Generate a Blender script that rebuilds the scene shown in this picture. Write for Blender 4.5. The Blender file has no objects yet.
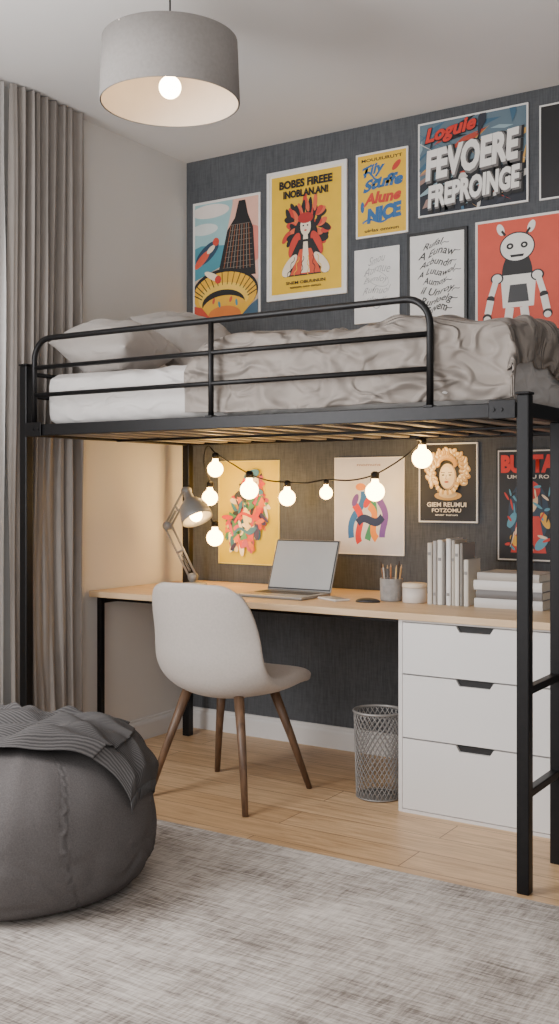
import bpy, bmesh, math, random
from mathutils import Vector, Matrix, noise
R=random.Random(7)
COL=bpy.context.scene.collection
# ------------------------------------------------------------------ helpers
def lin(c):
    r=[]
    for v in c[:3]:
        v=v/255.0
        r.append(v/12.92 if v<=0.04045 else ((v+0.055)/1.055)**2.4)
    return (r[0],r[1],r[2],1.0)
MC={}
def mat(name,col,rough=0.6,metal=0.0,noise_s=None,amt=0.12,bump=None,bs=0.2,emit=None,es=0,stretch=(1,1,1),sheen=0,coat=0,trans=0,alpha=None,bdist=0.01,spec=None,crease=None):
    if name in MC: return MC[name]
    m=bpy.data.materials.new(name); m.use_nodes=True
    nt=m.node_tree; N=nt.nodes; L=nt.links
    b=N['Principled BSDF']; c=lin(col)
    b.inputs['Base Color'].default_value=c
    b.inputs['Roughness'].default_value=rough; b.inputs['Metallic'].default_value=metal
    if spec is not None: b.inputs['Specular IOR Level'].default_value=spec
    if sheen: b.inputs['Sheen Weight'].default_value=sheen
    if coat: b.inputs['Coat Weight'].default_value=coat
    if trans: b.inputs['Transmission Weight'].default_value=trans
    if alpha is not None: b.inputs['Alpha'].default_value=alpha
    if emit:
        b.inputs['Emission Color'].default_value=lin(emit); b.inputs['Emission Strength'].default_value=es
    if noise_s or bump or crease:
        tc=N.new('ShaderNodeTexCoord'); mp=N.new('ShaderNodeMapping'); mp.inputs['Scale'].default_value=stretch
        L.new(tc.outputs['Object'],mp.inputs['Vector'])
    if noise_s:
        n=N.new('ShaderNodeTexNoise'); n.inputs['Scale'].default_value=noise_s; n.inputs['Detail'].default_value=5
        L.new(mp.outputs[0],n.inputs['Vector'])
        rp=N.new('ShaderNodeValToRGB'); rp.color_ramp.elements[0].position=0.3; rp.color_ramp.elements[1].position=0.7
        rp.color_ramp.elements[0].color=(c[0]*(1-amt),c[1]*(1-amt),c[2]*(1-amt),1)
        rp.color_ramp.elements[1].color=(min(1,c[0]*(1+amt)),min(1,c[1]*(1+amt)),min(1,c[2]*(1+amt)),1)
        L.new(n.outputs['Fac'],rp.inputs['Fac']); L.new(rp.outputs['Color'],b.inputs['Base Color'])
    last=None
    if bump:
        n2=N.new('ShaderNodeTexNoise'); n2.inputs['Scale'].default_value=bump; n2.inputs['Detail'].default_value=4
        L.new(mp.outputs[0],n2.inputs['Vector'])
        bp=N.new('ShaderNodeBump'); bp.inputs['Strength'].default_value=bs; bp.inputs['Distance'].default_value=bdist
        L.new(n2.outputs['Fac'],bp.inputs['Height']); L.new(bp.outputs['Normal'],b.inputs['Normal']); last=bp
    if crease:
        sc,dist,rotz,str3=crease
        mp2=N.new('ShaderNodeMapping'); mp2.inputs['Rotation'].default_value=(0,0,rotz); mp2.inputs['Scale'].default_value=str3
        L.new(tc.outputs['Object'],mp2.inputs['Vector'])
        prev=None
        for k,(s_,w_) in enumerate(((1.0,1.0),(2.3,0.36))):
            nn=N.new('ShaderNodeTexNoise'); nn.inputs['Scale'].default_value=sc*s_; nn.inputs['Detail'].default_value=1.0; nn.inputs['Distortion'].default_value=0.9
            L.new(mp2.outputs[0],nn.inputs['Vector'])
            a1=N.new('ShaderNodeMath');a1.operation='SUBTRACT';a1.inputs[1].default_value=0.5;L.new(nn.outputs['Fac'],a1.inputs[0])
            a2=N.new('ShaderNodeMath');a2.operation='ABSOLUTE';L.new(a1.outputs[0],a2.inputs[0])
            a3=N.new('ShaderNodeMapRange');a3.interpolation_type='SMOOTHSTEP';a3.inputs['From Min'].default_value=0.0;a3.inputs['From Max'].default_value=0.15
            a3.inputs['To Min'].default_value=w_;a3.inputs['To Max'].default_value=0.0;L.new(a2.outputs[0],a3.inputs['Value'])
            if prev is None: prev=a3.outputs[0]
            else:
                ad=N.new('ShaderNodeMath');ad.operation='ADD';L.new(prev,ad.inputs[0]);L.new(a3.outputs[0],ad.inputs[1]);prev=ad.outputs[0]
        b2=N.new('ShaderNodeBump'); b2.inputs['Strength'].default_value=1.0; b2.inputs['Distance'].default_value=dist
        L.new(prev,b2.inputs['Height'])
        if last: L.new(last.outputs['Normal'],b2.inputs['Normal'])
        L.new(b2.outputs['Normal'],b.inputs['Normal'])
    MC[name]=m
    return m
def attach(o,p):
    if p is not None:
        o.parent=p; o.matrix_parent_inverse=Matrix.Translation(p.location).inverted()
def thing(name,label,cat,loc,group=None):
    e=bpy.data.objects.new(name,None); e.location=loc; e.empty_display_size=0.05; COL.objects.link(e)
    e["label"]=label; e["category"]=cat
    if group: e["group"]=group
    return e
def tag(o,label,cat,group=None):
    o["label"]=label; o["category"]=cat
    if group: o["group"]=group
    return o
def setstruct(o): o["kind"]="structure"; return o
def obj(name,bm,m,parent=None,smooth=False,M=None):
    if M is not None: bmesh.ops.transform(bm,matrix=M,verts=bm.verts)
    me=bpy.data.meshes.new(name); bm.to_mesh(me); bm.free()
    if isinstance(m,(list,tuple)):
        for k in m: me.materials.append(k)
    elif m: me.materials.append(m)
    if smooth:
        for p in me.polygons: p.use_smooth=True
    o=bpy.data.objects.new(name,me); COL.objects.link(o); attach(o,parent)
    return o
def addbox(bm,x0,x1,y0,y1,z0,z1,bev=0,seg=2,M=None):
    vs=[bm.verts.new((x,y,z)) for x in(x0,x1) for y in(y0,y1) for z in(z0,z1)]
    F=[(0,1,3,2),(4,6,7,5),(0,4,5,1),(2,3,7,6),(0,2,6,4),(1,5,7,3)]
    fs=[bm.faces.new([vs[i] for i in f]) for f in F]
    if bev:
        es=list({e for f in fs for e in f.edges})
        r=bmesh.ops.bevel(bm,geom=es,offset=bev,segments=seg,affect='EDGES',profile=0.5)
        vs=list({v for f in r['faces'] for v in f.verts}|{v for v in vs if v.is_valid})
    if M is not None: bmesh.ops.transform(bm,matrix=M,verts=[v for v in vs if v.is_valid])
    return vs
def box(name,x0,x1,y0,y1,z0,z1,m,parent=None,bev=0,seg=2,M=None):
    bm=bmesh.new(); addbox(bm,x0,x1,y0,y1,z0,z1,bev,seg)
    return obj(name,bm,m,parent,False,M)
def addtube(bm,pts,r,seg=8,closed=False,r2=None):
    pts=[Vector(p) for p in pts]; n=len(pts); rings=[]
    t0=(pts[1]-pts[0]).normalized()
    up=Vector((0,0,1)) if abs(t0.z)<0.9 else Vector((1,0,0))
    nrm=t0.cross(up).normalized()
    for i,p in enumerate(pts):
        if closed: t=(pts[(i+1)%n]-pts[i-1]).normalized()
        elif i==0: t=t0
        elif i==n-1: t=(pts[-1]-pts[-2]).normalized()
        else: t=(pts[i+1]-pts[i-1]).normalized()
        nrm=(nrm-t*nrm.dot(t)).normalized(); b=t.cross(nrm)
        rr=r if r2 is None else r+(r2-r)*i/(n-1)
        rings.append([bm.verts.new(p+(nrm*math.cos(a)+b*math.sin(a))*rr) for a in [2*math.pi*k/seg for k in range(seg)]])
    m=n if closed else n-1
    for i in range(m):
        A=rings[i];B=rings[(i+1)%n]
        for k in range(seg):
            bm.faces.new((A[k],A[(k+1)%seg],B[(k+1)%seg],B[k]))
    if not closed:
        bm.faces.new(rings[0][::-1]); bm.faces.new(rings[-1])
def tube(name,pts,r,m,parent=None,seg=10,closed=False,r2=None,M=None):
    bm=bmesh.new(); addtube(bm,pts,r,seg,closed,r2)
    bmesh.ops.recalc_face_normals(bm,faces=bm.faces)
    return obj(name,bm,m,parent,True,M)
def addlathe(bm,prof,seg=48,cx=0,cy=0,cz=0):
    rings=[]
    for (r,z) in prof:
        if r<1e-5: rings.append([bm.verts.new((cx,cy,cz+z))])
        else: rings.append([bm.verts.new((cx+r*math.cos(2*math.pi*k/seg),cy+r*math.sin(2*math.pi*k/seg),cz+z)) for k in range(seg)])
    for A,B in zip(rings[:-1],rings[1:]):
        for k in range(seg):
            a=[A[k%len(A)],A[(k+1)%len(A)]] if len(A)>1 else [A[0]]
            b=[B[(k+1)%len(B)],B[k%len(B)]] if len(B)>1 else [B[0]]
            if len(a)+len(b)>2: bm.faces.new(a+b)
def lathe(name,prof,m,parent=None,loc=(0,0,0),seg=48,smooth=True,M=None):
    bm=bmesh.new(); addlathe(bm,prof,seg)
    bmesh.ops.recalc_face_normals(bm,faces=bm.faces)
    T=Matrix.Translation(loc)
    return obj(name,bm,m,parent,smooth,T if M is None else T@M)
def autosm(o,ang=35):
    for p in o.data.polygons: p.use_smooth=True
    me=o.data; bm=bmesh.new(); bm.from_mesh(me)
    for e in bm.edges:
        if len(e.link_faces)==2 and e.calc_face_angle(0)>math.radians(ang): e.smooth=False
    bm.to_mesh(me); bm.free(); return o
def arc(c,r,a0,a1,n,ax1,ax2):
    return [Vector(c)+Vector(ax1)*r*math.cos(a0+(a1-a0)*i/n)+Vector(ax2)*r*math.sin(a0+(a1-a0)*i/n) for i in range(n+1)]
# ------------------------------------------------------------------ dimensions
XL=-3.30; YB=4.27; ZC=2.864; XR=1.6; YF=-1.6
# ------------------------------------------------------------------ structure materials
def wall_dark():
    m=bpy.data.materials.new('slate_fabric_wallpaper'); m.use_nodes=True
    nt=m.node_tree;N=nt.nodes;L=nt.links;b=N['Principled BSDF'];b.inputs['Roughness'].default_value=0.9
    b.inputs['Specular IOR Level'].default_value=0.2
    tc=N.new('ShaderNodeTexCoord')
    def ns(sc,stretch,det=3):
        mp=N.new('ShaderNodeMapping');mp.inputs['Scale'].default_value=stretch;L.new(tc.outputs['Object'],mp.inputs[0])
        n=N.new('ShaderNodeTexNoise');n.inputs['Scale'].default_value=sc;n.inputs['Detail'].default_value=det;L.new(mp.outputs[0],n.inputs['Vector']);return n
    a=ns(90,(1.8,1,0.16)); d=ns(90,(0.3,1,1.6)); g=ns(3,(1,1,1))
    md=N.new('ShaderNodeMath');md.operation='MULTIPLY';L.new(d.outputs['Fac'],md.inputs[0]);md.inputs[1].default_value=0.45
    mx=N.new('ShaderNodeMath');mx.operation='ADD';L.new(a.outputs['Fac'],mx.inputs[0]);L.new(md.outputs[0],mx.inputs[1])
    m2=N.new('ShaderNodeMath');m2.operation='MULTIPLY_ADD';L.new(g.outputs['Fac'],m2.inputs[0]);m2.inputs[1].default_value=0.35;L.new(mx.outputs[0],m2.inputs[2])
    m3=N.new('ShaderNodeMath');m3.operation='MULTIPLY';L.new(m2.outputs[0],m3.inputs[0]);m3.inputs[1].default_value=0.55
    rp=N.new('ShaderNodeValToRGB');rp.color_ramp.elements[0].position=0.34;rp.color_ramp.elements[1].position=0.66
    rp.color_ramp.elements[0].color=lin((73,75,78));rp.color_ramp.elements[1].color=lin((93,95,98))
    L.new(m3.outputs[0],rp.inputs[0]);L.new(rp.outputs[0],b.inputs['Base Color'])
    bp=N.new('ShaderNodeBump');bp.inputs['Strength'].default_value=0.10;bp.inputs['Distance'].default_value=0.003
    L.new(mx.outputs[0],bp.inputs['Height']);L.new(bp.outputs[0],b.inputs['Normal'])
    return m
def floor_mat():
    m=bpy.data.materials.new('oak_planks'); m.use_nodes=True
    nt=m.node_tree;N=nt.nodes;L=nt.links;b=N['Principled BSDF'];b.inputs['Roughness'].default_value=0.42
    tc=N.new('ShaderNodeTexCoord')
    br=N.new('ShaderNodeTexBrick');br.inputs['Scale'].default_value=1;br.inputs['Brick Width'].default_value=1.5;br.inputs['Row Height'].default_value=0.16
    br.inputs['Mortar Size'].default_value=0.0018;br.inputs['Mortar Smooth'].default_value=0.3;br.offset=0.37
    br.inputs['Color1'].default_value=lin((222,188,148));br.inputs['Color2'].default_value=lin((203,167,126));br.inputs['Mortar'].default_value=lin((112,84,60))
    L.new(tc.outputs['Object'],br.inputs['Vector'])
    mp=N.new('ShaderNodeMapping');mp.inputs['Scale'].default_value=(0.8,11,1);L.new(tc.outputs['Object'],mp.inputs[0])
    n=N.new('ShaderNodeTexNoise');n.inputs['Scale'].default_value=4;n.inputs['Detail'].default_value=8;n.inputs['Roughness'].default_value=0.7;n.inputs['Distortion'].default_value=1.0;L.new(mp.outputs[0],n.inputs['Vector'])
    rp=N.new('ShaderNodeValToRGB');rp.color_ramp.elements[0].position=0.34;rp.color_ramp.elements[1].position=0.64
    rp.color_ramp.elements[0].color=(0.62,0.55,0.48,1);rp.color_ramp.elements[1].color=(1.06,1.05,1.03,1)
    L.new(n.outputs['Fac'],rp.inputs[0])
    mx=N.new('ShaderNodeMix');mx.data_type='RGBA';mx.blend_type='MULTIPLY';mx.inputs[0].default_value=0.9
    L.new(br.outputs['Color'],mx.inputs[6]);L.new(rp.outputs[0],mx.inputs[7]);L.new(mx.outputs[2],b.inputs['Base Color'])
    bp=N.new('ShaderNodeBump');bp.inputs['Strength'].default_value=0.15;bp.inputs['Distance'].default_value=0.002
    L.new(br.outputs['Fac'],bp.inputs['Height']);bp.invert=True;L.new(bp.outputs[0],b.inputs['Normal'])
    return m
def wood_mat(name,c1,c2,stretch,rough=0.45,sc=4):
    m=bpy.data.materials.new(name); m.use_nodes=True
    nt=m.node_tree;N=nt.nodes;L=nt.links;b=N['Principled BSDF'];b.inputs['Roughness'].default_value=rough
    tc=N.new('ShaderNodeTexCoord');mp=N.new('ShaderNodeMapping');mp.inputs['Scale'].default_value=stretch;L.new(tc.outputs['Object'],mp.inputs[0])
    n=N.new('ShaderNodeTexNoise');n.inputs['Scale'].default_value=sc;n.inputs['Detail'].default_value=6;n.inputs['Distortion'].default_value=0.8;L.new(mp.outputs[0],n.inputs['Vector'])
    rp=N.new('ShaderNodeValToRGB');rp.color_ramp.elements[0].position=0.3;rp.color_ramp.elements[1].position=0.7
    rp.color_ramp.elements[0].color=lin(c1);rp.color_ramp.elements[1].color=lin(c2)
    L.new(n.outputs['Fac'],rp.inputs[0]);L.new(rp.outputs[0],b.inputs['Base Color'])
    return m
def rug_mat():
    m=bpy.data.materials.new('distressed_rug'); m.use_nodes=True
    nt=m.node_tree;N=nt.nodes;L=nt.links;b=N['Principled BSDF'];b.inputs['Roughness'].default_value=0.95
    b.inputs['Specular IOR Level'].default_value=0.15
    tc=N.new('ShaderNodeTexCoord')
    def ns(sc,stretch,det=4,ro=0.7):
        mp=N.new('ShaderNodeMapping');mp.inputs['Scale'].default_value=stretch;L.new(tc.outputs['Object'],mp.inputs[0])
        n=N.new('ShaderNodeTexNoise');n.inputs['Scale'].default_value=sc;n.inputs['Detail'].default_value=det;n.inputs['Roughness'].default_value=ro;L.new(mp.outputs[0],n.inputs['Vector']);return n
    a=ns(52,(0.17,2.9,1),4,0.65); d=ns(52,(2.9,0.26,1),4,0.65); g=ns(1.9,(1.0,1.3,1),9,0.72)
    def mth(op,x,y):
        k=N.new('ShaderNodeMath');k.operation=op
        for i,v in enumerate((x,y)):
            if isinstance(v,(int,float)): k.inputs[i].default_value=v
            else: L.new(v,k.inputs[i])
        return k.outputs[0]
    t=mth('ADD',mth('MULTIPLY',a.outputs['Fac'],0.58),mth('MULTIPLY',d.outputs['Fac'],0.36))
    t=mth('ADD',t,mth('MULTIPLY',g.outputs['Fac'],0.74))
    rp=N.new('ShaderNodeValToRGB');e=rp.color_ramp.elements
    e[0].position=0.69;e[0].color=lin((114,105,98));e[1].position=0.99;e[1].color=lin((206,198,190))
    k=e.new(0.83);k.color=lin((168,159,151))
    L.new(t,rp.inputs[0]);L.new(rp.outputs[0],b.inputs['Base Color'])
    bp=N.new('ShaderNodeBump');bp.inputs['Strength'].default_value=0.4;bp.inputs['Distance'].default_value=0.004
    L.new(t,bp.inputs['Height']);L.new(bp.outputs[0],b.inputs['Normal'])
    return m
M_wall=mat('warm_white_paint',(216,213,209),0.85,noise_s=2,amt=0.02,bump=120,bs=0.05)
M_ceil=mat('ceiling_paint',(228,226,224),0.9,noise_s=2,amt=0.02)
M_trim=mat('white_trim_paint',(214,211,208),0.5,noise_s=5,amt=0.02)
M_black=mat('black_powder_coated_metal',(24,23,24),0.42,0.5,noise_s=60,amt=0.15,bump=300,bs=0.04)
M_white=mat('white_lacquer',(220,216,213),0.4,noise_s=4,amt=0.015)
M_oak=wood_mat('light_oak',(204,171,132),(223,192,153),(1,8,8))
M_slat=wood_mat('slat_wood',(116,110,104),(150,143,135),(8,1,8))
M_walnut=wood_mat('walnut_leg',(76,56,42),(116,88,66),(6,6,0.7),0.45,6)
# ------------------------------------------------------------------ room
def st(o): return setstruct(o)
st(box('floor',XL-0.1,XR,YF,YB+0.1,-0.08,0,floor_mat()))
st(box('ceiling',XL-0.1,XR,YF,YB+0.1,ZC,ZC+0.08,M_ceil))
st(box('wall_back',XL-0.1,XR,YB,YB+0.1,0,ZC,wall_dark()))
st(box('wall_left',XL-0.1,XL,YF,YB,0,ZC,M_wall))
def baseboard(name,pts):
    bm=bmesh.new();vs0=[bm.verts.new(p) for p in pts[0]];vs1=[bm.verts.new(p) for p in pts[1]];n=len(vs0)
    for i in range(n): bm.faces.new((vs0[i],vs0[(i+1)%n],vs1[(i+1)%n],vs1[i]))
    bm.faces.new(vs0[::-1]);bm.faces.new(vs1);bmesh.ops.recalc_face_normals(bm,faces=bm.faces)
    return st(obj(name,bm,M_trim))
pr=[(0,0),(0.016,0),(0.016,0.075),(0.012,0.085),(0.007,0.09),(0.006,0.100),(0,0.103)]
baseboard('baseboard_back',[[(XL,YB-d,z) for d,z in pr],[(XR,YB-d,z) for d,z in pr]])
baseboard('baseboard_left',[[(XL+d,YF,z) for d,z in pr],[(XL+d,YB-0.016,z) for d,z in pr]])
# ------------------------------------------------------------------ rug
def rug():
    bm=bmesh.new();nx,ny=60,44;x0,x1,y0,y1=-3.05,0.7,0.5,2.97
    g=[[bm.verts.new((x0+(x1-x0)*i/nx,y0+(y1-y0)*j/ny,0.011+0.002*noise.noise(Vector((i*.3,j*.3,0))))) for i in range(nx+1)] for j in range(ny+1)]
    for j in range(ny):
        for i in range(nx): bm.faces.new((g[j][i],g[j][i+1],g[j+1][i+1],g[j+1][i]))
    bmesh.ops.extrude_face_region(bm,geom=bm.faces[:])
    for row in g:
        for v in row: v.co.z=0.001
    bmesh.ops.recalc_face_normals(bm,faces=bm.faces)
    return tag(obj('area_rug',bm,rug_mat(),None,False),'grey-beige distressed woven area rug on the oak floor','rug')
rug()
# ------------------------------------------------------------------ loft bed
bx0,bx1,by0,by1=-3.165,-1.082,3.04,4.105
bed=thing('loft_bed','black metal loft bed with guard rail above the desk','bed',((bx0+bx1)/2,(by0+by1)/2,0))
hp=0.0195
for (x,y,zt) in ((bx0,by0,1.70),(bx1,by0,1.484),(bx0,by1,1.70),(bx1,by1,1.484)):
    box('post',x-hp,x+hp,y-hp,y+hp,0,zt,M_black,bed,0.004)
    box('post_cap',x-hp-0.003,x+hp+0.003,y-hp-0.003,y+hp+0.003,zt,zt+0.008,M_black,bed,0.003)
zb0,zb1=1.417,1.462
box('side_beam',bx0+hp,bx1-hp,by0-0.014,by0+0.014,zb0,zb1,M_black,bed,0.003)
box('side_beam',bx0+hp,bx1-hp,by1-0.014,by1+0.014,zb0,zb1,M_black,bed,0.003)
box('end_beam',bx0-0.014,bx0+0.014,by0+hp,by1-hp,zb0,zb1,M_black,bed,0.003)
box('end_beam',bx1-0.014,bx1+0.014,by0+hp,by1-hp,zb0,zb1,M_black,bed,0.003)
def bracket(x,y,sx):
    bm=bmesh.new()
    addbox(bm,min(x,x+sx*0.085),max(x,x+sx*0.085),y-hp-0.006,y-hp,zb0-0.004,zb1+0.008,0.002,1)
    for k in (0.045,0.07):
        addtube(bm,[(x+sx*k,y-hp-0.010,zb0+0.024),(x+sx*k,y-hp-0.005,zb0+0.024)],0.006,10)
    return obj('corner_bracket',bm,M_black,bed)
bracket(bx1-hp,by0,-1);bracket(bx0+hp,by0,1)
bm=bmesh.new()
n=15
for i in range(n):
    x=bx0+0.09+(bx1-bx0-0.18)*i/(n-1)
    addbox(bm,x-0.024,x+0.024,by0+0.014,by1-0.014,1.424,1.434,0.002,1)
obj('slatted_base',bm,M_slat,bed)
box('centre_support',bx0+0.02,bx1-0.02,3.56,3.585,1.414,1.4235,M_black,bed,0.002)
def rail():
    zt=1.805;rc=0.085;xa,xb=bx0+0.045,-1.389
    p=[Vector((xa,by0,zb1-0.01))]
    p+=arc((xa+rc,by0,zt-rc),rc,math.pi,math.pi/2,8,(1,0,0),(0,0,1))
    p+=arc((xb-rc,by0,zt-rc),rc,math.pi/2,0,8,(1,0,0),(0,0,1))
    p+=[Vector((xb,by0,zb1-0.01))]
    g=tube('guard_rail',p,0.0115,M_black,bed,12)
    for z in (1.58,1.69):
        tube('rail_bar',[(xa,by0,z),(xb,by0,z)],0.009,M_black,g,10)
    for x in (-2.24,):
        tube('rail_upright',[(x,by0,zb1-0.01),(x,by0,zt)],0.0105,M_black,g,10)
    for x in (-2.24,xb,xa):
        box('rail_foot',x-0.016,x+0.016,by0-0.018,by0+0.018,zb1-0.004,zb1+0.004,M_black,g,0.002)
rail()
for z in (1.58,1.67):
    tube('end_rail_bar',[(bx0,by0,z),(bx0,by1,z)],0.009,M_black,bed,10)
lad=box('ladder',bx1-0.018,bx1+0.018,3.342-0.018,3.342+0.018,0,zb0,M_black,bed,0.003)
for z in (0.60,0.292):
    box('rung',bx1-0.014,bx1+0.014,by0+hp,3.342-0.018,z-0.012,z+0.012,M_black,lad,0.003)
# ------------------------------------------------------------------ mattress / bedding
def cloth_mat(name,col,rough=0.8,weave=900,sheen=0.1,crease=None,spec=0.3):
    return mat(name,col,rough,noise_s=7,amt=0.05,bump=weave,bs=0.12,sheen=sheen,bdist=0.002,crease=crease,spec=spec)
M_sheet=cloth_mat('white_cotton_sheet',(198,193,189),crease=(2.6,0.007,0.6,(1,1,2)))
M_duvet=cloth_mat('taupe_linen',(140,131,123),0.6,sheen=0.05,crease=(2.9,0.023,0.6,(1.0,1.8,1.5)))
M_pillow=cloth_mat('pale_grey_cotton',(164,157,151),crease=(3.2,0.006,0.3,(1,1,1)))
def rdg(x,y,z,p=3.0): return max(0.0,1-abs(noise.noise(Vector((x,y,z))))*p)
def mattress():
    e=thing('mattress','mattress in a white cotton fitted sheet on the loft bed','mattress',(-2.14,3.6,1.44))
    bm=bmesh.new();addbox(bm,-3.125,-1.160,3.105,4.075,1.463,1.665,0.045,5)
    bmesh.ops.subdivide_edges(bm,edges=[e_ for e_ in bm.edges if e_.calc_length()>0.3],cuts=50,use_grid_fill=True)
    for v in bm.verts:
        x,y,z=v.co
        k=noise.noise(Vector((x*7,y*4,z*9)))+1.3*rdg(x*5+z*12,y*3,z*5,3)
        if y<3.2 and 1.47<z<1.655: v.co.y+= -0.010*k*min(1,(z-1.47)/0.03)
        if x>-1.2 and 1.47<z<1.65: v.co.x+=0.006*k
        if z>1.66: v.co.z+=0.006*k
    obj('fitted_sheet',bm,M_sheet,e,True)
    box('slat_gap_shade',-3.12,-1.17,3.10,4.07,1.4365,1.463,mat('slat_gap_shade_dark',(40,38,38),0.9,noise_s=60,amt=0.1),e,0.004)  # dark sheet added under the mattress as shade between the slats
mattress()
def sm(x): return x*x*(3-2*x)
def folds(x,y):
    wx=x+0.14*noise.noise(Vector((x*2.2,y*2.2,11)));wy=y+0.14*noise.noise(Vector((x*2.2,y*2.2,17)))
    a=noise.noise(Vector((wx*2.4+wy*1.5,wy*2.8-wx*1.2,1.3)))
    c=sm(rdg(wx*2.9+wy*2.2,(wy-wx)*1.0,9.7,1.9))
    d=sm(rdg(wx*2.0-wy*3.6,(wy+wx)*1.5,2.7,2.2))
    e=sm(rdg(wx*5.5+wy*3.4,wy*3-wx*2.4,6.1,2.6))
    return 0.026*a+0.036*c+0.030*d+0.012*e
def duvet():
    bm=bmesh.new();nu,nv=260,180
    yF=3.155;xE=-1.205;rr=0.055;LB=rr*math.pi/2;yK=4.06
    def bend(d):
        if d<=0: return 0,0,0
        if d<LB: a=d/rr;return rr*math.sin(a),rr*(1-math.cos(a)),a/(math.pi/2)
        return rr,rr+(d-LB),1
    G=[]
    for j in range(nv+1):
        v=j/nv;row=[]
        Y=yK-(yK-yF+LB+0.150)*v
        for i in range(nu+1):
            u=i/nu
            xl=-2.38+0.10*(1-v)+0.05*noise.noise(Vector((v*3,0,5)))
            X=xl+(xE+LB+0.10-xl)*u
            oy,dy,sy=bend(yF-Y);ox,dx,sx=bend(X-xE)
            back=min(1,max(0,(yK-Y)/0.20))
            h=folds(X,Y)*(0.35+0.65*back)
            t=min(1,max(0,(yK-Y)/0.93))
            puff=0.036*math.sin(math.pi*min(1,t*0.85+0.13))**0.7*(1-0.45*sm(max(0,min(1,(X+1.7)/0.5))))
            eu=math.sin(min(1,u/0.05)*math.pi/2)
            k=0.30+0.70*eu
            xx=min(X,xE)+ox;yy=max(Y,yF)-oy
            top=1.681+(puff+0.012+h)*k
            z=top-max(dx,0)
            if dx>0:
                xx+=sx*0.022*sm(rdg(Y*4,3,z*3,2.0))
            if sy>0:
                s_=yF-Y
                bul=0.032*sm(rdg(X*3.2+s_*4.5,1.5,s_*1.2+X*0.5,1.9))+0.014*sm(rdg(X*6.5-s_*6,2.5,s_*3,2.2))+0.008*noise.noise(Vector((X*3,s_*4,2)))
                yy-=sy*bul
                z=top-dy
                if sy>=1:
                    tt=(s_-LB)/0.150
                    ztop=top-rr
                    zh=1.480+0.014*noise.noise(Vector((X*4,1,8)))
                    z=ztop+(zh-ztop)*tt
                if dx>0: z=min(z,top-dx)
            row.append(bm.verts.new((min(xx,-1.106),max(yy,3.056),z)))
        G.append(row)
    for j in range(nv):
        for i in range(nu): bm.faces.new((G[j][i],G[j+1][i],G[j+1][i+1],G[j][i+1]))
    bmesh.ops.recalc_face_normals(bm,faces=bm.faces)
    o=obj('duvet',bm,M_duvet,None,True)
    md=o.modifiers.new('s','SOLIDIFY');md.thickness=0.006;md.offset=-1
    return tag(o,'rumpled grey-taupe duvet draped over the mattress','duvet')
duvet()
def pillow(loc,rot,sx,sy,sz,seed,label):
    bm=bmesh.new();n=48;G={}
    for s in (1,-1):
        for j in range(n+1):
            for i in range(n+1):
                u=-1+2*i/n;v=-1+2*j/n
                u=math.sin(u*math.pi/2);v=math.sin(v*math.pi/2)
                if s==-1 and (i in(0,n) or j in(0,n)): G[(s,i,j)]=G[(1,i,j)];continue
                pin=1-0.06*(1-abs(u)**2)*abs(v)-0.06*(1-abs(v)**2)*abs(u)
                t=max(0,(1-abs(u)**2.6))**0.55*max(0,(1-abs(v)**2.6))**0.55
                w=0.10*noise.noise(Vector((u*1.5+seed,v*1.5,s)))-0.08*sm(rdg(u*1.1+v*0.8+seed,v*1.8,s,3))+0.04*rdg(u*2.4+seed,v*3.5,s,2.4)
                G[(s,i,j)]=bm.verts.new((u*sx/2*pin,v*sy/2*pin,s*sz/2*t*(1+w*1.4)))
    for s in (1,-1):
        for j in range(n):
            for i in range(n):
                q=[G[(s,i,j)],G[(s,i+1,j)],G[(s,i+1,j+1)],G[(s,i,j+1)]]
                bm.faces.new(q if s==1 else q[::-1])
    M=Matrix.Translation(loc)@Matrix.Rotation(rot[2],4,'Z')@Matrix.Rotation(rot[1],4,'Y')@Matrix.Rotation(rot[0],4,'X')
    o=obj('pillow',bm,M_pillow,None,True,M);return tag(o,label,'pillow','pillows at the head of the loft bed')
pillow((-2.925,3.310,1.788),(math.radians(3),math.radians(6),math.radians(4)),0.39,0.39,0.24,1,'plump pale grey pillow lying flat on the mattress')
pillow((-2.880,3.80,1.845),(math.radians(3),math.radians(36),math.radians(-6)),0.46,0.46,0.24,5,'pale grey pillow tilted up against the bed head')
# ------------------------------------------------------------------ desk
desk=thing('desk','long light oak desk with black metal legs against the slate wall','desk',(-2.1,3.9,0))
box('desktop',-3.29,-0.92,3.54,4.262,0.719,0.745,M_oak,desk,0.002)
for (x,y) in ((-3.25,3.575),(-0.95,3.575),(-0.95,4.235)):
    box('leg',x-0.0125,x+0.0125,y-0.0125,y+0.0125,0,0.719,M_black,desk,0.002)
box('frame_bar',-3.2625,-3.2375,3.5875,4.262,0.690,0.719,M_black,desk,0.002)
box('frame_bar',-3.2375,-1.76,3.60,3.62,0.700,0.719,M_black,desk,0.002)
# ------------------------------------------------------------------ drawer cabinet
cx0,cx1,cyf,cyb=-1.756,-1.150,3.562,4.25
cab=thing('drawer_cabinet','white three-drawer cabinet standing under the oak desktop','cabinet',((cx0+cx1)/2,(cyf+cyb)/2,0))
bm=bmesh.new()
addbox(bm,cx0,cx0+0.016,cyf,cyb,0,0.717,0.001,1);addbox(bm,cx1-0.016,cx1,cyf,cyb,0,0.717,0.001,1)
addbox(bm,cx0+0.016,cx1-0.016,cyf+0.03,cyb,0,0.717);addbox(bm,cx0+0.016,cx1-0.016,cyf,cyf+0.03,0,0.012);
addbox(bm,cx0+0.016,cx1-0.016,cyf,cyf+0.03,0.710,0.717)
obj('body',bm,M_white,cab)
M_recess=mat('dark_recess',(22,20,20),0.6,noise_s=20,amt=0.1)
M_front=mat('white_drawer_front',(222,219,216),0.38,noise_s=3,amt=0.012)
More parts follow.
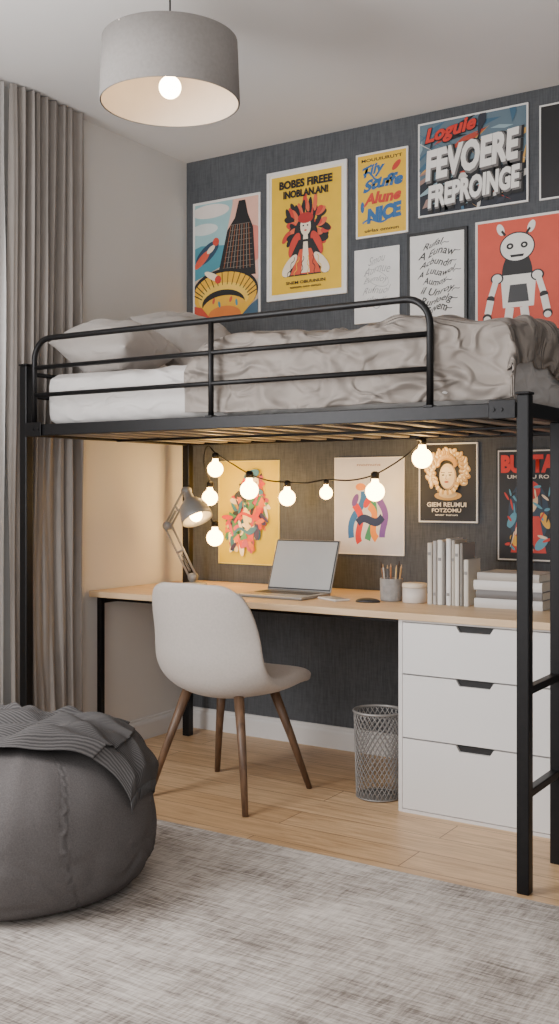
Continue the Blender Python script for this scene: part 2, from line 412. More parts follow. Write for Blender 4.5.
for k,(z0,z1) in enumerate(((0.0155,0.275),(0.2805,0.512),(0.5175,0.7065))):
    xa,xb=cx0+0.019,cx1-0.019;xc=(xa+xb)/2;w=0.072;w2=0.058;hh=0.022
    prof=[(xa,z0),(xb,z0),(xb,z1),(xc+w,z1),(xc+w2,z1-hh),(xc-w2,z1-hh),(xc-w,z1),(xa,z1)]
    bm=bmesh.new();F=[bm.verts.new((x,cyf-0.002,z)) for x,z in prof];Bk=[bm.verts.new((x,cyf+0.016,z)) for x,z in prof]
    bm.faces.new(F);bm.faces.new(Bk[::-1])
    for i in range(8): bm.faces.new((F[i],Bk[i],Bk[(i+1)%8],F[(i+1)%8]))
    bmesh.ops.recalc_face_normals(bm,faces=bm.faces)
    bmesh.ops.triangulate(bm,faces=[f for f in bm.faces if len(f.verts)>4])
    d=obj('drawer',bm,M_front,cab)
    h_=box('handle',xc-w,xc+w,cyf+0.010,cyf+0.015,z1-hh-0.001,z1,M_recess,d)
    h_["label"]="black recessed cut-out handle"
# ------------------------------------------------------------------ chair
chx,chy=-2.425,3.42
chair=thing('desk_chair','pale greige padded shell chair with tapered walnut legs at the desk','chair',(chx,chy,0))
M_shell=mat('greige_upholstery',(184,175,167),0.95,noise_s=120,amt=0.05,bump=400,bs=0.2,sheen=0.15,bdist=0.002,spec=0.1)
CM=Matrix.Translation((chx,chy,0))@Matrix.Rotation(math.radians(-1),4,'Z')
def catmull(P,t):
    n=len(P)-1;x=t*n;i=min(int(x),n-1);u=x-i
    p0=P[max(i-1,0)];p1=P[i];p2=P[i+1];p3=P[min(i+2,n)]
    return [0.5*((2*b)+(-a+c)*u+(2*a-5*b+4*c-d)*u*u+(-a+3*b-3*c+d)*u**3) for a,b,c,d in zip(p0,p1,p2,p3)]
def chair_shell():
    P=[(0.250,0.418,0.170,0.0,0,.040),(0.256,0.442,0.215,0.002,0,.056),(0.18,0.456,0.240,0.006,0,.070),(0.08,0.444,0.250,0.016,0,.074),(-0.02,0.430,0.255,0.034,0.0,.070),
       (-0.11,0.425,0.257,0.068,0.015,.060),(-0.175,0.458,0.257,0.082,0.045,.050),(-0.212,0.535,0.254,0.048,0.070,.044),(-0.230,0.63,0.249,0.015,0.078,.040),(-0.246,0.72,0.240,0.0,0.070,.038),(-0.259,0.79,0.222,-0.006,0.056,.036),(-0.266,0.832,0.194,-0.012,0.040,.034),(-0.267,0.850,0.140,-0.012,0.028,.030)]
    bm=bmesh.new();nt,nw=64,28;T=[];B=[]
    pts=[];th=[]
    for i in range(nt+1):
        f,z,hw,sl,sf,tk=catmull(P,i/nt);row=[]
        for j in range(nw+1):
            w=math.sin((-1+2*j/nw)*math.pi/2);aw=abs(w)**2.2
            row.append(Vector((w*hw,f+sf*aw,z+sl*aw)))
        pts.append(row);th.append(tk)
    def nrm(i,j):
        a=pts[min(i+1,nt)][j]-pts[max(i-1,0)][j];b=pts[i][min(j+1,nw)]-pts[i][max(j-1,0)];return b.cross(a).normalized()
    for s,L_ in ((1,T),(-1,B)):
        for i in range(nt+1):
            row=[]
            for j in range(nw+1):
                w=abs(math.sin((-1+2*j/nw)*math.pi/2));e=math.sqrt(max(0,1-w**7))*math.sqrt(max(0,1-(abs(2*i/nt-1))**18))
                n_=nrm(i,j);k=th[i]*(0.14+0.36*e)
                row.append(bm.verts.new(pts[i][j]+n_*k*s))
            L_.append(row)
    for L_,fl in ((T,False),(B,True)):
        for i in range(nt):
            for j in range(nw):
                q=[L_[i][j],L_[i][j+1],L_[i+1][j+1],L_[i+1][j]];bm.faces.new(q[::-1] if fl else q)
    loop=[(0,j) for j in range(nw+1)]+[(i,nw) for i in range(1,nt+1)]+[(nt,j) for j in range(nw-1,-1,-1)]+[(i,0) for i in range(nt-1,0,-1)]
    for a,b in zip(loop,loop[1:]+loop[:1]):
        bm.faces.new((T[a[0]][a[1]],B[a[0]][a[1]],B[b[0]][b[1]],T[b[0]][b[1]]))
    bmesh.ops.recalc_face_normals(bm,faces=bm.faces)
    obj('shell_seat',bm,M_shell,chair,True,CM)
chair_shell()
for (sx,sy) in ((-1,-1),(1,-1),(1,1),(-1,1)):
    tube('leg',[(sx*0.125,sy*0.115,0.412),(sx*0.178,sy*0.166,0.22),(sx*0.232,sy*0.222,0.0)],0.020,M_walnut,chair,14,r2=0.0115,M=CM)
# ------------------------------------------------------------------ curtains
def curtain(name,y0,y1,xc,amp,wl,m,label,seed,z0=0.015,z1=2.80):
    bm=bmesh.new();nu=int((y1-y0)/wl*26);nz=60;G=[]
    for j in range(nz+1):
        t=j/nz;z=z0+(z1-z0)*t;row=[]
        for i in range(nu+1):
            u=i/nu;y=y0+(y1-y0)*u
            ph=2*math.pi*(y-y0)/wl+5.6*noise.noise(Vector((y*7,seed,t*1.0)))
            a=amp*(0.50+1.0*noise.noise(Vector((y*9,seed+3,t*1.8))))
            x=xc+a*math.sin(ph)+0.30*a*math.sin(2.3*ph+seed)+0.008*noise.noise(Vector((y*22,t*4,seed)))
            y2=y+0.005*math.sin(ph*0.5+t*1.2)+0.012*(1-t)*noise.noise(Vector((t*2,y*5,seed)))
            row.append(bm.verts.new((max(x,XL+0.004),min(max(y2,y0-0.004),y1+0.01),z)))
        G.append(row)
    for j in range(nz):
        for i in range(nu): bm.faces.new((G[j][i],G[j][i+1],G[j+1][i+1],G[j+1][i]))
    o=obj(name,bm,m,None,True)
    return tag(o,label,'curtain')
M_curt=mat('taupe_grey_linen_curtain',(140,133,127),0.95,noise_s=40,amt=0.06,bump=700,bs=0.2,stretch=(1,1,0.3),sheen=0.15,bdist=0.002,spec=0.1)
M_sheer=mat('sheer_white_voile',(214,212,209),0.9,noise_s=60,amt=0.03,alpha=0.88,spec=0.1)
curtain('curtain',3.022,3.455,-3.244,0.026,0.050,M_curt,'floor-length taupe-grey linen curtain in soft pleats beside the bed',2.0,0.015,ZC-0.006)
curtain('sheer_curtain',2.1,2.998,-3.252,0.022,0.05,M_sheer,'sheer white voile curtain hanging beside the grey curtain',7.0,0.015,ZC-0.006)
# ------------------------------------------------------------------ pendant lamp
px,pyy=-2.157,2.703
pend=thing('pendant_lamp','grey fabric drum pendant lamp with a glowing bulb','lamp',(px,pyy,2.44))
M_shade=mat('grey_lamp_fabric',(138,133,129),0.9,noise_s=90,amt=0.06,bump=600,bs=0.15,bdist=0.002)
M_inner=mat('warm_white_lining',(226,214,200),0.7,noise_s=20,amt=0.02)
Rb,Rt=0.226,0.220;zl,zu=2.460,2.662
lathe('lamp_shade',[(Rb,zl),(Rb+0.002,zl+0.002),(Rt,zu),(Rt-0.003,zu),(Rb-0.003,zl)],M_shade,pend,(px,pyy,0),72)
lathe('shade_lining',[(Rb-0.004,zl+0.001),(Rt-0.004,zu-0.001)],M_inner,pend,(px,pyy,0),72)
bm=bmesh.new()
for k in range(3):
    a=k*2*math.pi/3+0.4;addtube(bm,[(px+0.02*math.cos(a),pyy+0.02*math.sin(a),zu-0.01),(px+Rt*math.cos(a),pyy+Rt*math.sin(a),zu-0.004)],0.003,6)
addlathe(bm,[(0,zu-0.004),(Rt-0.004,zu-0.004)],48,px,pyy)
obj('shade_frame',bm,M_inner,pend)
tube('cord',[(px,pyy,zu+0.02),(px,pyy,ZC-0.02)],0.003,M_black,pend,8)
lathe('lamp_holder',[(0,zu+0.035),(0.014,zu+0.035),(0.018,zu+0.02),(0.02,zu-0.09),(0.017,zu-0.11),(0,zu-0.11)],M_black,pend,(px,pyy,0),24)
lathe('ceiling_rose',[(0,ZC-0.03),(0.04,ZC-0.028),(0.05,ZC-0.01),(0.05,ZC-0.0005),(0,ZC-0.0005)],M_black,pend,(px,pyy,0),32)
def emis(name,col,s): return mat(name,(255,240,215),0.5,emit=col,es=s)
def bulbprof(r,neck=0.35):
    p=[(0,-r)]
    for i in range(1,13):
        a=-math.pi/2+math.pi*0.86*i/12;p.append((r*math.cos(a),r*math.sin(a)))
    p+=[(r*neck,r*1.15),(r*neck,r*1.5),(0,r*1.5)];return p
lathe('light_bulb',bulbprof(0.036),emis('pendant_bulb_glow',(255,222,176),32),pend,(px,pyy,zu-0.150),32)
# ------------------------------------------------------------------ string lights
sl=thing('string_lights','string of glowing round bulbs on a black cable under the bed','string lights',(-2.5,4.1,1.40))
M_bulb=emis('string_bulb_glow',(255,204,126),30)
cy=4.09
cab_pts=[(-1.885,cy-0.1,1.41),(-1.90,cy-0.03,1.40),(-2.0,cy,1.335),(-2.129,cy,1.268),(-2.25,cy,1.243),(-2.375,cy,1.246),(-2.48,cy,1.232),(-2.581,cy,1.236),(-2.69,cy,1.245),(-2.791,cy,1.275),(-2.89,cy,1.325),(-2.985,cy,1.375),(-3.03,cy,1.412),(-3.055,cy,1.37),(-3.05,cy,1.30),(-3.02,cy,1.235),(-3.045,cy,1.14),(-3.02,cy+0.02,1.045)]
def smoothpath(P,n=6):
    P=[tuple(p) for p in P];return [Vector(catmull(P,i/(n*(len(P)-1)))) for i in range(n*(len(P)-1)+1)]
tube('cable',smoothpath(cab_pts),0.0035,M_black,sl,6)
for (x,z,r,tz) in ((-1.905,1.335,0.043,1.40),(-2.129,1.193,0.042,1.268),(-2.375,1.187,0.029,1.245),(-2.581,1.165,0.038,1.236),(-2.791,1.200,0.043,1.275),(-2.988,1.300,0.038,1.375),(-3.02,1.163,0.038,1.235),(-3.005,0.970,0.040,1.045)):
    yy=cy+(0.02 if z<1 else 0)
    b=lathe('bulb',bulbprof(r),M_bulb,sl,(x,yy,z),24)
    lathe('socket',[(0,r*1.3),(r*0.42,r*1.3),(r*0.45,r*1.9),(r*0.2,r*2.1),(0,r*2.1)],M_black,b,(x,yy,z),16)
    if tz-z>r*2.0: tube('drop_wire',[(x,yy,z+r*2),(x,yy,tz)],0.002,M_black,b,6)
# ------------------------------------------------------------------ desk lamp
M_lamp=mat('dull_grey_lamp_metal',(142,141,139),0.45,0.2,noise_s=20,amt=0.03)
lx0,ly0=-3.03,3.97
dl=thing('desk_lamp','dull grey adjustable spring-arm lamp standing on the desk','lamp',(lx0,ly0,0.745))
lathe('base',[(0,0),(0.065,0),(0.068,0.004),(0.066,0.014),(0.02,0.020),(0.012,0.024),(0.012,0.05),(0,0.05)],M_lamp,dl,(lx0,ly0,0.7455),36)
def arms(name,a,b,off):
    bm=bmesh.new();a=Vector(a);b=Vector(b);o=Vector(off)
    addtube(bm,[a+o,b+o],0.0055,8);addtube(bm,[a-o,b-o],0.0055,8)
    d=(b-a)
    for t in (0.0,0.5,1.0): addtube(bm,[a+d*t+o*1.2,a+d*t-o*1.2],0.006,8)
    s=[]
    for i in range(120):
        t=0.12+0.32*i/119;ang=i*0.7;u=Vector((0,1,0));w=d.normalized().cross(u)
        s.append(a+d*t+(u*math.cos(ang)+w*math.sin(ang))*0.006)
    addtube(bm,s,0.0016,5)
    return obj(name,bm,M_lamp,dl,True)
J0=(lx0,ly0,0.79);J1=(-3.165,3.95,1.030);J2=(-3.030,3.92,1.195)
arms('lower_arm',J0,J1,(0.018,0,0.008));arms('upper_arm',J1,J2,(0.012,0,-0.013))
for J in (J0,J1,J2):
    tube('joint',[(J[0],J[1]-0.016,J[2]),(J[0],J[1]+0.016,J[2])],0.020,M_lamp,dl,16)
hd=Vector((0.52,-0.14,-0.84)).normalized();q=hd.to_track_quat('-Z','Y').to_matrix().to_4x4()
HC=Vector((-2.972,3.905,1.100))
bm=bmesh.new();addlathe(bm,[(a*0.92,b*1.0) for a,b in [(0.0,0.104),(0.018,0.104),(0.024,0.094),(0.026,0.068),(0.042,0.058),(0.062,0.038),(0.074,0.010),(0.079,-0.022),(0.081,-0.042),(0.078,-0.043),(0.075,-0.022),(0.070,0.008),(0.058,0.034),(0.038,0.053),(0.0,0.058)]],36)
obj('lamp_head',bm,M_lamp,dl,True,Matrix.Translation(HC)@q)
bm=bmesh.new();addlathe(bm,bulbprof(0.030),20)
obj('light_bulb',bm,emis('desk_bulb_glow',(255,206,132),44),dl,True,Matrix.Translation(HC+hd*0.020)@q)
# ------------------------------------------------------------------ laptop
M_alu=mat('laptop_aluminium',(160,158,156),0.35,0.7,noise_s=30,amt=0.03)
M_scr=mat('blank_grey_screen',(188,188,186),0.35,noise_s=3,amt=0.08,coat=0.2)
M_keys=mat('dark_keys',(44,43,44),0.5,noise_s=30,amt=0.05)
lap=thing('laptop','open silver laptop with a blank grey screen on the desk','laptop',(-2.42,3.82,0.745))
LM=Matrix.Translation((-2.422,3.93,0.7455))@Matrix.Rotation(math.radians(-1),4,'Z')
bs=box('base',-0.165,0.165,-0.235,0.0,0,0.013,M_alu,lap,0.004,2,LM)
bm=bmesh.new()
for r in range(5):
    for k in range(13):
        x=-0.14+0.0216*k;addbox(bm,x,x+0.0185,-0.045-0.019*r-0.0165,-0.045-0.019*r,0.0128,0.0142)
obj('keyboard',bm,M_keys,bs,False,LM)
box('trackpad',-0.05,0.05,-0.215,-0.155,0.0128,0.0135,M_alu,bs,0,2,LM)
SM=LM@Matrix.Translation((0,0.002,0.012))@Matrix.Rotation(math.radians(-20),4,'X')
ld=box('lid',-0.165,0.165,-0.003,0.004,0,0.235,M_alu,lap,0.003,2,SM)
box('bezel',-0.161,0.161,-0.0042,-0.003,0.006,0.231,M_keys,ld,0,2,SM)
box('screen',-0.156,0.156,-0.0052,-0.0042,0.012,0.226,M_scr,ld,0,2,SM)
# ------------------------------------------------------------------ desk accessories
M_conc=mat('grey_concrete',(150,146,142),0.85,noise_s=40,amt=0.15,bump=120,bs=0.3)
ZD=0.7455
cup=lathe('pencil_cup',[(0,0),(0.042,0),(0.045,0.004),(0.047,0.092),(0.043,0.092),(0.041,0.01),(0,0.01)],M_conc,None,(-1.955,3.90,ZD),36)
autosm(cup);tag(cup,'grey concrete pencil cup on the oak desktop','cup')
pc=[(196,150,96),(60,58,58),(180,120,80),(210,205,200),(120,84,60),(90,90,95),(214,180,120)]
for i in range(7):
    a=i*2*math.pi/7+0.3;r0=0.026;h=0.135+0.009*((i*5)%5)
    p0=Vector((-1.955+r0*math.cos(a),3.90+r0*math.sin(a),ZD+0.013));p1=Vector((-1.955+0.041*math.cos(a),3.90+0.041*math.sin(a),ZD+h))
    m=mat('pencil_paint_%d'%i,pc[i],0.45,noise_s=30,amt=0.08)
    nm='paintbrush' if i in (1,4) else 'pencil'
    e=thing(nm,('dark-handled paintbrush' if nm=='paintbrush' else 'wooden pencil')+' standing in the concrete cup',nm,p0,'pencils and brushes in the desk cup')
    tube('shaft',[p0,p1],0.0032,m,e,6)
    d=(p1-p0).normalized()
    if nm=='pencil': tube('tip',[p1,p1+d*0.014],0.0032,mat('pencil_wood',(214,176,128),0.6,noise_s=30),e,6,r2=0.0006)
    else: tube('bristles',[p1,p1+d*0.012,p1+d*0.026],0.0045,mat('brush_bristle',(70,50,38),0.8,noise_s=90),e,8,r2=0.0015)
jar=thing('candle_jar','small cream ceramic candle jar beside the pencil cup','candle',(-1.845,3.89,ZD))
M_cer=mat('cream_ceramic',(216,206,196),0.45,noise_s=12,amt=0.03)
lathe('jar',[(0,0),(0.046,0),(0.049,0.003),(0.049,0.060),(0.046,0.060),(0.044,0.01),(0,0.01)],M_cer,jar,(-1.845,3.89,ZD),36)
lathe('lid',[(0,0.061),(0.050,0.061),(0.051,0.063),(0.051,0.074),(0.049,0.078),(0,0.079)],mat('pale_wood_lid',(222,206,184),0.5,noise_s=20,amt=0.06),jar,(-1.845,3.89,ZD),36)
ph=thing('smartphone','white smartphone lying on the oak desktop','phone',(-2.17,3.80,ZD))
PMx=Matrix.Translation((-2.17,3.80,ZD))@Matrix.Rotation(math.radians(60),4,'Z')
box('case',-0.036,0.036,-0.074,0.074,0,0.008,M_white,ph,0.003,2,PMx)
box('display',-0.033,0.033,-0.070,0.070,0.008,0.0086,mat('phone_glass',(196,194,192),0.2,noise_s=4,amt=0.02),ph,0,2,PMx)
bm=bmesh.new();bmesh.ops.create_uvsphere(bm,u_segments=28,v_segments=14,radius=1)
for v in bm.verts:
    z=max(v.co.z,-0.15);v.co=Vector((v.co.x*0.052,v.co.y*0.030*(1-0.12*v.co.x),(z+0.15)*0.015))
ms=obj('mouse_body',bm,M_keys,None,True,Matrix.Translation((-2.01,3.80,ZD))@Matrix.Rotation(math.radians(12),4,'Z'))
ms.name='computer_mouse';tag(ms,'low dark computer mouse on the oak desktop','computer mouse')
# ------------------------------------------------------------------ books
M_page=mat('book_pages',(224,216,202),0.8,noise_s=90,amt=0.05,stretch=(1,1,6))
def book(M,w,d,h,col,label,group,band=0.80):
    e=thing('book',label,'book',M.translation,group)
    cm=mat('book_cover_%d_%d_%d'%col,col,0.55,noise_s=14,amt=0.03)
    bm=bmesh.new();t=0.0022
    addbox(bm,-w/2,-w/2+t,0,d,0,h,0.0006,1);addbox(bm,w/2-t,w/2,0,d,0,h,0.0006,1)
    n=8
    pts=[(-w/2+w*i/n,-0.004*math.sin(math.pi*i/n)) for i in range(n+1)]
    lo=[[bm.verts.new((x,y,z)) for x,y in pts] for z in (0,h)]
    li=[[bm.verts.new((x,t+y*0.3,z)) for x,y in pts] for z in (0,h)]
    for i in range(n):
        bm.faces.new((lo[0][i],lo[0][i+1],lo[1][i+1],lo[1][i]));bm.faces.new((li[0][i],li[1][i],li[1][i+1],li[0][i+1]))
        bm.faces.new((lo[1][i],lo[1][i+1],li[1][i+1],li[1][i]));bm.faces.new((lo[0][i],li[0][i],li[0][i+1],lo[0][i+1]))
    obj('cover',bm,cm,e,False,M)
    bm=bmesh.new();addbox(bm,-w/2+t,w/2-t,t+0.001,d-0.004,0.003,h-0.003)
    obj('page_block',bm,M_page,e,False,M)
    bm=bmesh.new();addbox(bm,-w*0.30,w*0.30,-0.0052,-0.0035,h*band,h*band+0.012)
    obj('spine_band',bm,mat('spine_band_grey',(140,136,132),0.6,noise_s=20),e,False,M)
x=-1.775;G1='upright books on the desk'
for i,(w,h,c) in enumerate(((0.020,0.244,(206,198,186)),(0.016,0.252,(186,180,174)),(0.022,0.256,(226,220,210)),(0.012,0.250,(130,125,120)),(0.020,0.262,(230,226,222)),(0.014,0.256,(194,186,174)),(0.018,0.242,(222,216,206)),(0.012,0.246,(150,144,138)),(0.020,0.182,(214,206,194)))):
    book(Matrix.Translation((x+w/2,3.86+0.003*(i%3),ZD)),w-0.0015,0.125,h,c,'slim off-white book standing upright in the row on the desk' if c[0]>160 else 'thin grey book standing upright in the row on the desk',G1,(0.80,0.14,0.68)[i%3]);x+=w+0.0022
z=ZD;G2='stacked books on the desk'
for (w,hh,dx,rot,c) in ((0.27,0.036,0.0,1,(206,201,196)),(0.265,0.032,0.003,-1,(110,106,104)),(0.27,0.036,-0.002,1,(218,213,208)),(0.25,0.030,0.0,-2,(178,170,162))):
    Mx=Matrix.Translation((-1.440+dx,3.86,z+hh/2))@Matrix.Rotation(math.radians(rot),4,'Z')@Matrix.Translation((-w/2,0,0))@Matrix.Rotation(math.radians(90),4,'Y')
    book(Mx,hh,0.185,w,c,'thick '+('dark grey' if c[0]<130 else 'pale grey')+' hardback lying flat in the stack on the desk',G2);z+=hh+0.0006
# ------------------------------------------------------------------ wire waste bin
M_wire=mat('brushed_wire',(146,143,140),0.45,0.4,noise_s=30,amt=0.08)
bcx,bcy=-1.905,3.69
bin_=thing('waste_bin','round wire mesh waste bin on the floor beside the cabinet','bin',(bcx,bcy,0))
def bp_(a,t): r=0.087+0.010*t;return Vector((bcx+r*math.cos(a),bcy+r*math.sin(a),0.006+0.330*t))
bm=bmesh.new();nw=30
for s in (1,-1):
    for k in range(nw):
        a0=2*math.pi*k/nw;addtube(bm,[bp_(a0+s*2.2*t/14,t/14) for t in range(15)],0.0019,4)
obj('mesh_body',bm,M_wire,bin_,True)
for t,r in ((0,0.0035),(1,0.0055)):
    tube('rim' if t else 'base_ring',[bp_(2*math.pi*k/40,t) for k in range(40)],r,M_wire,bin_,8,True)
lathe('base_plate',[(0,0.004),(0.086,0.004),(0.086,0.007),(0,0.007)],M_wire,bin_,(bcx,bcy,0),40)
# ------------------------------------------------------------------ pouf and throw
M_pouf=mat('charcoal_pouf_fabric',(90,86,85),1.0,noise_s=260,amt=0.16,bump=260,bs=0.35,bdist=0.003,spec=0.03)
pcx,pcy,pz=-2.378,2.285,0.013
PH=0.44
PP=[(0,0),(0.20,0.0),(0.285,0.003),(0.342,0.022),(0.376,0.075),(0.389,0.145),(0.384,0.215),(0.364,0.285),(0.326,0.345),(0.272,0.392),(0.20,0.420),(0.12,0.431),(0,0.435)]
def pat(t): return catmull(PP,t)
def pouf():
    e=thing('bean_bag_pouf','round charcoal fabric bean bag pouf on the rug','pouf',(pcx,pcy,pz))
    bm=bmesh.new();seg=300;nr=130;rings=[]
    def wob(a,ca,sa,z):
        w=0.014*noise.noise(Vector((ca*1.6,sa*1.6,z*4)))+0.003*noise.noise(Vector((ca*5,sa*5,z*8)))
        wz=0.8*noise.noise(Vector((ca*3,sa*3,1)))
        w-=0.007*sm(rdg(ca*2.2+5,sa*2.2,z*11+wz,2.6))*max(0,1-abs(z-0.12)/0.15)
        return w
    def sdist(a,z):
        aa=a+0.16*math.sin(z*7)
        return abs(((aa/(2*math.pi)*6+0.32)%1)-0.5)*2
    for i in range(nr+1):
        r,z=pat(i/nr);r=max(r,0)
        if i in (0,nr): rings.append([bm.verts.new((pcx,pcy,pz+z))]);continue
        row=[]
        for k in range(seg):
            a=2*math.pi*k/seg;ca,sa=math.cos(a),math.sin(a)
            s=sdist(a,z)
            side=min(1,r/0.25)
            g=-0.007*sm(max(0,(s-0.93)/0.07))
            if s>0.978: g+=0.010
            w=wob(a,ca,sa,z)
            rr=r+(g+w)*side
            row.append(bm.verts.new((pcx+rr*ca,pcy+rr*sa,pz+max(0,z+(0.6*w if z>0.25 else 0)))))
        rings.append(row)
    for A,B in zip(rings[:-1],rings[1:]):
        for k in range(seg):
            a=[A[k],A[(k+1)%seg]] if len(A)>1 else [A[0]];b=[B[(k+1)%seg],B[k]] if len(B)>1 else [B[0]]
            bm.faces.new(a+b)
    bmesh.ops.recalc_face_normals(bm,faces=bm.faces)
    obj('cushion_body',bm,M_pouf,e,True)
pouf()
tab=[];acc=0;prev=None
for i in range(201):
    r,z=pat(1-i/200.0)
    if prev is not None: acc+=math.hypot(r-prev[0],z-prev[1])
    tab.append((acc,max(0,r),z));prev=(r,z)
def walk(s):
    for i in range(1,len(tab)):
        if tab[i][0]>=s:
            a,b=tab[i-1],tab[i];k=(s-a[0])/(b[0]-a[0]+1e-9);r=a[1]+(b[1]-a[1])*k;z=a[2]+(b[2]-a[2])*k
            n=Vector((-(b[2]-a[2]),(b[1]-a[1]))).normalized();return r,z,n
    return tab[-1][1],tab[-1][2],Vector((1,0))
def throw_mat():
    m=bpy.data.materials.new('charcoal_knit');m.use_nodes=True
    nt=m.node_tree;N=nt.nodes;L=nt.links;b=N['Principled BSDF'];b.inputs['Roughness'].default_value=1.0;b.inputs['Specular IOR Level'].default_value=0.05
    uv=N.new('ShaderNodeUVMap');uv.uv_map='cloth'
    wv=N.new('ShaderNodeTexWave');wv.wave_type='BANDS';wv.bands_direction='Y';wv.inputs['Scale'].default_value=30;wv.inputs['Distortion'].default_value=1.2;wv.inputs['Detail'].default_value=2;L.new(uv.outputs[0],wv.inputs['Vector'])
    rp=N.new('ShaderNodeValToRGB');rp.color_ramp.elements[0].color=lin((64,62,62));rp.color_ramp.elements[1].color=lin((94,91,90))
    L.new(wv.outputs['Fac'],rp.inputs[0]);L.new(rp.outputs[0],b.inputs['Base Color'])
    bp=N.new('ShaderNodeBump');bp.inputs['Strength'].default_value=0.35;bp.inputs['Distance'].default_value=0.002
    L.new(wv.outputs['Fac'],bp.inputs['Height']);L.new(bp.outputs[0],b.inputs['Normal'])
    return m
def throw():
    e=thing('throw_blanket','bunched dark grey knitted throw with fringe draped over the pouf','blanket',(pcx,pcy,pz+PH))
    ang=math.radians(26);M_t=throw_mat()
    M_f=mat('charcoal_fringe',(78,76,76),0.95,noise_s=120,amt=0.15)
    bm=bmesh.new();uvl=bm.loops.layers.uv.new('cloth');nu,nv=260,170;G=[]
    lx,ly=0.80,0.44;ox,oy=0.0,0.040
    def pos(u,v,lift=0):
        a=(u-0.5)*lx;b=(v-0.5)*ly*(1+0.20*math.sin(u*6+0.6))+0.045*math.sin(u*7+0.5)+0.03*noise.noise(Vector((u*2.5,v*1.0,3)))
        a+=0.03*noise.noise(Vector((u*1.5,v*2.5,8)))
        X=a*math.cos(ang)-b*math.sin(ang)+ox;Y=a*math.sin(ang)+b*math.cos(ang)+oy
        s=math.hypot(X,Y);th=math.atan2(Y,X);r,z,n=walk(s)
        n=Vector((abs(n[0]),abs(n[1])))
        uu=u+0.12*noise.noise(Vector((u*2.0,v*2.0,21)));vv=v+0.16*noise.noise(Vector((u*2.0,v*2.0,27)))
        f=0.016+0.010*noise.noise(Vector((uu*3,vv*4,0.3)))+0.042*sm(rdg(uu*1.5+vv*0.8,vv*4.6-uu*2.2,5,2.0))+0.024*sm(rdg(uu*2.2-vv*2,vv*5+uu*2.6,8,2.1))
        em=min(1,min(u,1-u)/0.04,min(v,1-v)/0.05)
        f=max(0.010,f*(0.45+0.55*em))
        fx=f*(0.55 if n[0]>0.6 else 1)
        R_=r+n[0]*fx;return Vector((pcx+R_*math.cos(th),pcy+R_*math.sin(th),pz+z+n[1]*f+0.010+lift))
    for j in range(nv+1):
        G.append([bm.verts.new(pos(i/nu,j/nv)) for i in range(nu+1)])
    for j in range(nv):
        for i in range(nu):
            f=bm.faces.new((G[j][i],G[j][i+1],G[j+1][i+1],G[j+1][i]))
            for l,(a,b) in zip(f.loops,((i,j),(i+1,j),(i+1,j+1),(i,j+1))): l[uvl].uv=(a/nu*lx/ly,b/nv)
    bmesh.ops.recalc_face_normals(bm,faces=bm.faces)
    obj('cloth',bm,M_t,e,True)
    bm=bmesh.new()
    for uu in (1.0,0.0):
        for k in range(64):
            v=(k+0.5)/64;j=0.006*R.uniform(-1,1)
            p0=pos(uu,v);p1=pos(uu-0.02*(1 if uu else -1),v);d=(p0-p1).normalized()
            d=(d+Vector((j*10,j*8,-0.9))).normalized()
            p=[p0,p0+d*0.014,p0+d*0.030+Vector((0,0,-0.004))]
            addtube(bm,p,0.0024,5,r2=0.0015)
    f=obj('fringe',bm,M_f,e,True);f["kind"]="stuff"
throw()
# ------------------------------------------------------------------ posters
def ell(cx,cy,rx,ry,n=28,rot=0,a0=0,a1=2*math.pi):
    P=[]
    for k in range(n+ (0 if a1-a0>=6.28 else 1)):
        a=a0+(a1-a0)*k/n;x=rx*math.cos(a);y=ry*math.sin(a)
        P.append((cx+x*math.cos(rot)-y*math.sin(rot),cy+x*math.sin(rot)+y*math.cos(rot)))
    return P
def stroke(P,w):
    n=len(P);L=[];Rr=[]
    for i in range(n):
        a=P[max(0,i-1)];b=P[min(n-1,i+1)];dx,dy=b[0]-a[0],b[1]-a[1];l=math.hypot(dx,dy)+1e-9
        L.append((P[i][0]-dy/l*w/2,P[i][1]+dx/l*w/2));Rr.append((P[i][0]+dy/l*w/2,P[i][1]-dx/l*w/2))
    return [(L[i],L[i+1],Rr[i+1],Rr[i]) for i in range(n-1)]
def textmesh(s,bold=0.0):
    cu=bpy.data.curves.new('t','FONT');cu.body=s;cu.align_x='CENTER';cu.offset=bold;cu.space_line=0.85;cu.resolution_u=3
    o=bpy.data.objects.new('t',cu);COL.objects.link(o);bpy.context.view_layer.update()
    me=bpy.data.meshes.new_from_object(o.evaluated_get(bpy.context.evaluated_depsgraph_get()))
    bpy.data.objects.remove(o);bpy.data.curves.remove(cu)
    return me
